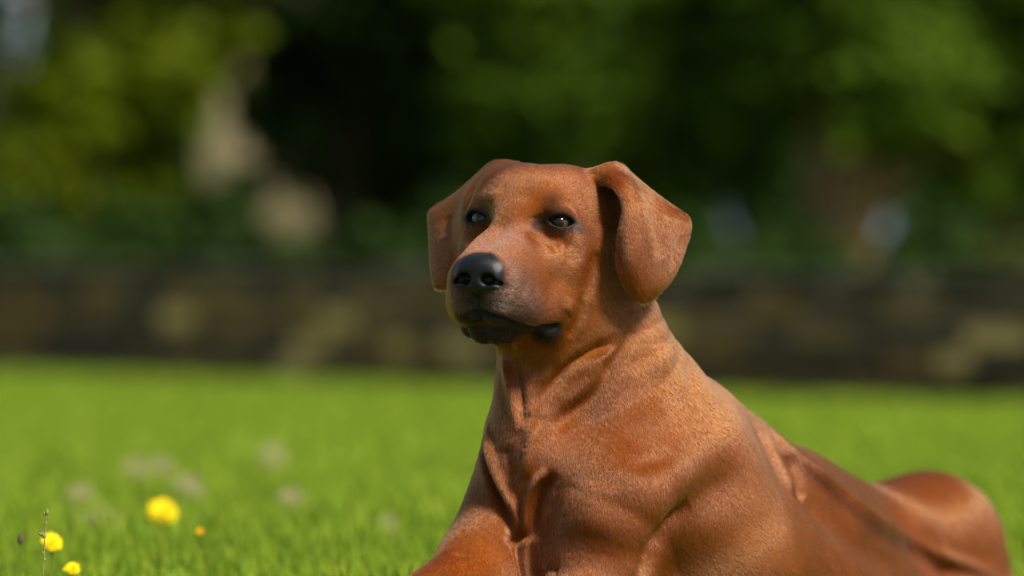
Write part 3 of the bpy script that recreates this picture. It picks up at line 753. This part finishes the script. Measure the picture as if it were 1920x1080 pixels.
# ---- short coat, combed along guide strokes
GUIDES = [(905,470,950,430),(940,490,990,470),(960,540,1010,545),(1000,580,1050,580),(940,565,975,590),(865,560,858,590),
 (965,425,970,385),(970,370,975,330),(1010,350,1020,318),(930,400,926,372),(1080,360,1105,335),(1040,400,1060,375),
 (1060,465,1092,485),(1080,520,1120,560),(1120,450,1140,500),(1100,580,1140,620),(1092,420,1130,430),(1000,470,1040,490),
 (1200,600,1215,660),(1240,640,1270,700),(1100,660,1096,720),(1000,680,996,760),(955,700,962,780),(1150,600,1150,660),(1040,640,1030,690),
 (1200,780,1212,840),(1100,830,1090,880),(1250,880,1245,950),(1120,920,1100,1000),(1080,1020,1070,1075),(1150,700,1155,760),(1280,750,1310,805),
 (940,900,915,980),(900,1000,870,1050),(985,830,985,900),(975,930,975,1000),
 (1330,760,1390,820),(1380,850,1400,920),(1400,960,1440,1020),(1480,980,1540,1050),(1560,900,1640,960),(1740,900,1800,960),(1840,960,1870,1040),(1300,1040,1330,1078),
 (1600,970,1660,1030),(1700,1050,1770,1078),(1350,930,1330,1000),
 (1150,320,1190,380),(1200,400,1205,480),(1240,420,1235,500),(1205,500,1207,560),(1160,360,1166,430),(1270,430,1255,500),
 (870,360,840,400),(830,420,825,500),(850,480,840,540),(930,315,890,345)]
gp, gd, gn = [], [], []
for x0, y0, x1, y1 in GUIDES:
    a, b = pk.at(x0, y0), pk.at(x1, y1)
    if a is None or b is None: continue
    d = V[b] - V[a]; gp.append((V[a] + V[b]) / 2); gd.append(d / (np.linalg.norm(d) + 1e-9)); gn.append(N[a])
gp = np.array(gp, np.float32); gd = np.array(gd, np.float32); gn = np.array(gn, np.float32)

def make_fur(count):
    r = np.random.default_rng(3)
    tri = np.concatenate([F[:, [0, 1, 2]], F[:, [0, 2, 3]]])
    A = 0.5 * np.linalg.norm(np.cross(V[tri[:, 1]] - V[tri[:, 0]], V[tri[:, 2]] - V[tri[:, 0]]), axis=1)
    c = V[tri].mean(1); n = N[tri[:, 0]]
    fm = fur[tri].mean(1)
    uv, dd = project(c)
    facing = ((CAMP - c) * n).sum(1) / np.linalg.norm(CAMP - c, axis=1)
    w = np.where(facing > -0.35, 1.0, 0.22)
    w *= np.where((uv[:, 1] > 1120) | (uv[:, 0] > 1960), 0.25, 1.0)
    hd = (c - EYE_MID) @ HEAD.T; headw = np.clip(1.3 - np.linalg.norm(hd - np.array([0, 0.0, -0.03]), axis=1) / 0.14, 0, 1)
    w *= 1 + 1.3 * headw; w *= np.where(c[:, 1] > 0.5, 0.6, 1.0); w *= fm > 0.12
    pr = A * w; pr /= pr.sum()
    f = r.choice(len(tri), count, p=pr)
    u1, u2 = r.random(count), r.random(count); fl = u1 + u2 > 1; u1[fl] = 1 - u1[fl]; u2[fl] = 1 - u2[fl]
    def bary(X): return X[tri[f, 0]] * (1 - u1 - u2)[:, None] + X[tri[f, 1]] * u1[:, None] + X[tri[f, 2]] * u2[:, None]
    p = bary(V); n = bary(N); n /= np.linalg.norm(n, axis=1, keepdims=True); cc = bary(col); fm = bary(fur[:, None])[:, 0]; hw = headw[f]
    D = np.zeros((count, 3))
    for a in range(0, count, 50000):
        q = p[a:a + 50000].astype(np.float32)
        d2 = ((q[:, None, :] - gp[None]) ** 2).sum(-1) + 3.5e-4
        k = 1 / d2 ** 1.7
        k *= np.clip(n[a:a + 50000].astype(np.float32) @ gn.T + 0.5, 0.02, 1)
        D[a:a + 50000] = (k[:, :, None] * gd[None]).sum(1) / k.sum(1)[:, None]
    # tufts: neighbouring hairs share a wobble
    D += 0.09 * np.stack([vnoise(p, 0.006, 10 + i) for i in range(3)], -1) * 2.0 + r.normal(size=(count, 3)) * 0.11
    t = D - n * (D * n).sum(1)[:, None]; t /= np.linalg.norm(t, axis=1, keepdims=True) + 1e-9
    L = (0.0048 - 0.0022 * hw) * (0.7 + 0.6 * r.random(count)) * (0.35 + 0.65 * fm)
    tip_h = (0.0011 - 0.0004 * hw) * (0.55 + 0.6 * r.random(count)) * (1 + 0.18 * vnoise(p, 0.007, 30)) * (0.5 + 0.5 * fm)      # how far the tip stands off the skin
    S = np.array([0.0, 0.38, 0.72, 1.0])
    pts = np.empty((count, 4, 3))
    for i, sgm in enumerate(S):
        pts[:, i] = p - n * 0.0002 + t * (L * sgm)[:, None] + n * (tip_h * (1.75 * sgm - 0.75 * sgm * sgm))[:, None]
    rad = (0.000105 - 0.000025 * hw) * (0.8 + 0.4 * r.random(count))
    radii = rad[:, None] * np.array([1.0, 0.95, 0.75, 0.25])[None]
    br = np.exp(r.normal(size=count) * 0.16) * (1 + 0.11 * vnoise(p, 0.0045, 40))
    hc = cc * br[:, None]
    return pts, radii, np.clip(hc, 0.004, 0.85)

hm = Mat('dog_hair')
ha = hm.node('ShaderNodeAttribute', attribute_name='hair_tint')
hb = hm.node('ShaderNodeBsdfHairPrincipled', model='CHIANG', parametrization='COLOR')
hb.inputs['Roughness'].default_value = 0.28; hb.inputs['IOR'].default_value = 1.43; hb.inputs['Radial Roughness'].default_value = 0.55
hb.inputs['Coat'].default_value = 0.0; hb.inputs['Random Roughness'].default_value = 0.2
hm.link(ha.outputs['Color'], hb.inputs['Color']); hm.link(hb.outputs[0], hm.n['Material Output'].inputs[0])

def curves_object(name, pts, radii, tint, mat, parent):
    n, k = pts.shape[:2]
    cu = bpy.data.hair_curves.new(name); cu.add_curves([k] * n)
    cu.attributes['position'].data.foreach_set('vector', (pts - dog_inv).astype(np.float32).ravel())
    ra = cu.attributes.get('radius') or cu.attributes.new('radius', 'FLOAT', 'POINT')
    ra.data.foreach_set('value', radii.astype(np.float32).ravel())
    a = cu.attributes.new('hair_tint', 'FLOAT_COLOR', 'CURVE')
    a.data.foreach_set('color', np.c_[tint, np.ones(n)].astype(np.float32).ravel())
    cu.materials.append(mat)
    o = bpy.data.objects.new(name, cu); COL.objects.link(o); o.parent = parent
    return o
if FUR:
    pts, radii, tint = make_fur(800000)
    tag(curves_object('fur', pts, radii, tint, hm.m, dog), kind='stuff')
    print('fur', time.time() - T0)
scene.cycles_curves.shape = 'RIBBONS'
# whiskers
wm = Mat('whisker').set(Roughness=0.8); wm.b.inputs['Base Color'].default_value = (0.012, 0.008, 0.006, 1); wm.b.inputs['Specular IOR Level'].default_value = 0.05
r = np.random.default_rng(5); W = []
for row, (x0, y0, x1, y1) in enumerate(((935, 545, 1000, 560), (930, 562, 1010, 582), (925, 578, 1000, 600))):
    for k in range(6):
        i = pk.at(x0 + (x1 - x0) * k / 5 + r.normal() * 2, y0 + (y1 - y0) * k / 5 + r.normal() * 2)
        d = N[i] * 0.7 - _f * (0.5 + 0.25 * r.random()) - _u * (0.25 + 0.3 * r.random()) + r.normal(size=3) * 0.12; d /= np.linalg.norm(d)
        L = 0.018 + 0.018 * r.random(); W.append([V[i] + d * L * t - _u * 0.006 * t * t for t in (0, .35, .7, 1)])
for x, y in ((858, 560), (853, 575), (862, 585), (870, 570), (872, 625), (880, 632)):
    i = pk.at(x, y); d = N[i] + r.normal(size=3) * 0.3 - _u * 0.2; d /= np.linalg.norm(d); L = 0.014 + 0.014 * r.random()
    W.append([V[i] + d * L * t - _u * 0.004 * t * t for t in (0, .35, .7, 1)])
W = np.array(W); tag(curves_object('whiskers', W, np.tile([0.00009, 0.00008, 0.00006, 0.00002], (len(W), 1)), np.tile([0.02, 0.012, 0.008], (len(W), 1)), wm.m, dog), kind='stuff')

# ---- eyes
def eyeball(sgn):
    n_r, n_a = 40, 64
    c = H(sgn * EYE_S, EYE_F, EYE_U)
    look = H(sgn * EYE_S + 0.20, EYE_F + 1.0, EYE_U + 0.04) - c; look /= np.linalg.norm(look)
    a = np.cross(look, (0, 0, 1.0)); a /= np.linalg.norm(a); b = np.cross(a, look)
    th = np.linspace(0, math.pi, n_r); V_ = []; tn = []
    for t in th:
        for k in range(n_a):
            q = 2 * math.pi * k / n_a; rr = max(EYE_R, 0.0062 * math.cos(t) + math.sqrt(max(0, 0.0087 ** 2 - (0.0062 * math.sin(t)) ** 2)))
            V_.append(rr * (look * math.cos(t) + math.sin(t) * (a * math.cos(q) + b * math.sin(q)))); tn.append(t)
    Fq = [(i * n_a + k, i * n_a + (k + 1) % n_a, (i + 1) * n_a + (k + 1) % n_a, (i + 1) * n_a + k) for i in range(n_r - 1) for k in range(n_a)]
    tn = np.array(tn); colr = np.zeros((len(tn), 3))
    iris = np.array([0.070, 0.024, 0.006]); pup = np.array([0.002, 0.002, 0.002]); limb = np.array([0.006, 0.004, 0.003]); white = np.array([0.03, 0.02, 0.018])
    R = np.radians
    colr[:] = white
    colr[tn < R(52)] = limb; m = tn < R(46); colr[m] = iris; colr[tn < R(24)] = pup
    me = mesh_np('eye', np.array(V_), np.array(Fq)); attr(me, 'iris', colr)
    o = link_mesh('eye', me, dog, eye_m.m); o.location = Vector(c - dog_inv)
    return o
eye_m = Mat('eye'); ea = eye_m.node('ShaderNodeAttribute', attribute_name='iris')
eye_m.link(ea.outputs['Color'], eye_m.b.inputs['Base Color']); eye_m.set(Roughness=0.35); eye_m.b.inputs['Specular IOR Level'].default_value = 0.0
eye_m.b.inputs['Coat Weight'].default_value = 1.0; eye_m.b.inputs['Coat IOR'].default_value = 1.5; eye_m.b.inputs['Coat Roughness'].default_value = 0.02
eyeball(1); eyeball(-1)
# ================================================================== small plants in the lawn
stem_m = leaf_mat('flower_stem', [(0.10, 0.16, 0.02), (0.14, 0.18, 0.03)], 0.2)
petal_m = leaf_mat('yellow_petal', [(0.70, 0.50, 0.006), (0.78, 0.60, 0.010), (0.66, 0.44, 0.004)], 0.3)
orange_m = leaf_mat('orange_petal', [(0.65, 0.32, 0.01), (0.72, 0.40, 0.012)], 0.3)
clover_m = leaf_mat('clover_petal', [(0.50, 0.46, 0.25), (0.54, 0.50, 0.30), (0.50, 0.40, 0.23)], 0.45)
seed_m = noise_mat('seed_husk', [(0.14, 0.13, 0.035), (0.22, 0.21, 0.07)], scale=300, rough=0.8)
dry_m = noise_mat('dry_seed', [(0.05, 0.035, 0.02), (0.09, 0.06, 0.03)], scale=200, rough=0.9)
def petals(layers, R, r, cup=0.3):
    V_, F_ = [], []
    for li in range(layers):
        n = 20 - 3 * li; rr = R * (1 - 0.24 * li); up = cup + 0.35 * li
        for k in range(n):
            a = 2 * math.pi * (k + 0.4 * li) / n + r.normal() * 0.06; d = np.array([math.cos(a), math.sin(a), 0]); s = np.array([-d[1], d[0], 0]); w = R * 0.2
            L = rr * (0.85 + 0.3 * r.random()); o = len(V_)
            V_ += [d * 0.1 * R - s * w * .4, d * 0.1 * R + s * w * .4, d * L * .6 + s * w + np.array([0, 0, L * up * .5]), d * L + s * w * .5 + np.array([0, 0, L * up * .7]),
                   d * L - s * w * .5 + np.array([0, 0, L * up * .7]), d * L * .6 - s * w + np.array([0, 0, L * up * .5])]
            F_ += [(o, o + 1, o + 2, o + 5), (o + 5, o + 2, o + 3, o + 4)]
    return np.array(V_), np.array(F_)
def flower(name, label, px, py, d, R, mat, tilt=(0.0, 0.0), group=None, ball=False, seed=1):
    r = np.random.default_rng(seed); top = P(px, py, d - CAM_D); base = np.array([top[0] + r.normal() * 0.01, top[1] + r.normal() * 0.01, 0.0])
    t = empty(name, tuple(base)); tag(t, label, 'flower', group); q = top - base
    v, f = tube([(0, 0, -0.02), q * 0.5 + np.array([0.003, 0, 0]), q - np.array([0, 0, R * 0.15])], [0.0022, 0.0018, 0.0016], 6)
    link_mesh('stem', mesh_np('stem', v, f), t, stem_m)
    if ball:
        v, f = [], []; n = 70
        for k in range(n):      # small florets over a globe
            z = 1 - 1.75 * (k + .5) / n; a = k * 2.39996; d_ = np.array([math.sqrt(max(0, 1 - z * z)) * math.cos(a), math.sqrt(max(0, 1 - z * z)) * math.sin(a), z])
            s = np.cross(d_, (0.3, 0.2, 0.9)); s /= np.linalg.norm(s); u = np.cross(s, d_); o = len(v); w = R * 0.17
            v += [d_ * R * .35 - s * w * .5, d_ * R * .35 + s * w * .5, d_ * R + s * w * .7 + u * w * .4, d_ * R - s * w * .7 + u * w * .4]; f.append((o, o + 1, o + 2, o + 3))
        v, f = np.array(v), np.array(f)
    else: v, f = petals(3, R, r)
    h = link_mesh('flower_head', mesh_np('flower_head', v, f, False), t, mat); h.location = Vector(q); h.rotation_euler = (tilt[0], tilt[1], 0)
    if not ball:
        v, f = tube([(0, 0, -R * .45), (0, 0, -R * .2), (0, 0, 0.0), (0, 0, R * .1)], [R * .12, R * .3, R * .33, R * .2], 10); link_mesh('calyx', mesh_np('calyx', v, f), h, stem_m)
YG = 'yellow flowers in the lawn'
flower('yellow_flower', 'large blurred yellow flower standing alone in the lawn at the left', 305, 962, 5.35, 0.0205, petal_m, (0.75, 0.35), YG, seed=3)
flower('yellow_flower', 'small yellow flower beside the thin seed stalk', 97, 1018, 4.42, 0.0125, petal_m, (0.7, 0.5), YG, seed=4)
flower('yellow_flower', 'yellow flower at the bottom edge near the left corner', 135, 1068, 4.3, 0.009, petal_m, (0.7, 0.2), YG, seed=5)
flower('orange_flower', 'tiny orange flower right of the large yellow flower', 375, 997, 4.7, 0.0045, orange_m, (0.8, 0.2), None, seed=6)
CG = 'pale clover heads in the lawn'
for i, (px, py, d, R, lb) in enumerate([(255, 892, 7.1, .022, 'pale clover head at the left of the highest pair'), (302, 890, 7.2, .022, 'pale clover head at the right of the highest pair'), (150, 942, 6.3, .020, 'pale clover head furthest left, above the small yellow flower'),
        (510, 862, 7.7, .020, 'pale pinkish clover head furthest from the lens'), (165, 990, 5.6, .017, 'pale clover head at the left below the lone one'), (200, 985, 5.7, .017, 'pale clover head between the yellow flowers'),
        (352, 922, 6.5, .019, 'pale clover head above and right of the large yellow flower'), (545, 945, 6.2, .017, 'pale clover head halfway between large yellow flower and dog'), (725, 995, 5.6, .015, 'pale clover head nearest the foreleg of the dog')]):
    flower('clover_flower', lb, px, py, d, R * 1.55, clover_m, (0, 0), CG, True, 20 + i)
# thin seed stalk in focus
top = P(88, 957, 0.05); base = np.array([P(80, 1190, 0.05)[0], 0.05, 0.0]); st = empty('seed_stalk', tuple(base)); tag(st, 'thin upright seed stalk in sharp focus at the lower left', 'plant')
ctrl = catmull([np.zeros(3), P(81, 1080, .05) - base, P(84, 1010, .05) - base, P(86, 975, .05) - base, top - base], 26)
v, f = tube(ctrl, np.linspace(0.0010, 0.0005, 26), 6); link_mesh('stem', mesh_np('stem', v, f), st, seed_m)
def husk(c, L, W, ang, name='seed_pod'):
    d = np.array([math.sin(ang), 0.1, math.cos(ang)]); v, f = tube([c, c + d * L * .3, c + d * L * .7, c + d * L], [W * .3, W, W * .8, W * .15], 7)
    link_mesh(name, mesh_np(name, v, f), st, seed_m)
for k, (px, py, L, W, a) in enumerate([(87, 966, .0065, .0022, .2), (85, 967, .005, .0014, -.5), (84, 1007, .006, .002, -.6), (82, 1010, .007, .0024, .2), (79, 1004, .005, .0015, -.9), (85, 985, .004, .0012, .4), (82, 1040, .004, .0013, -.4), (82, 1052, .004, .0013, .5)]):
    husk(P(px, py, .05) - base, L, W, a)
b2 = P(38, 1120, 0.3); b2[2] = 0; sh = empty('wild_plant', tuple(b2)); tag(sh, 'dark brown seed head left of the thin seed stalk', 'plant')
q = P(38, 1022, 0.3) - b2; v, f = tube([(0, 0, -.01), q * .5, q], [.0012, .001, .0009], 6); link_mesh('stem', mesh_np('stem', v, f), sh, stem_m)
v, f = tube([q, q + (0, 0, .004), q + (0, 0, .010), q + (0, 0, .014)], [.001, .0035, .003, .0006], 8); link_mesh('head', mesh_np('head', v, f), sh, dry_m)
print('script time', time.time() - T0)
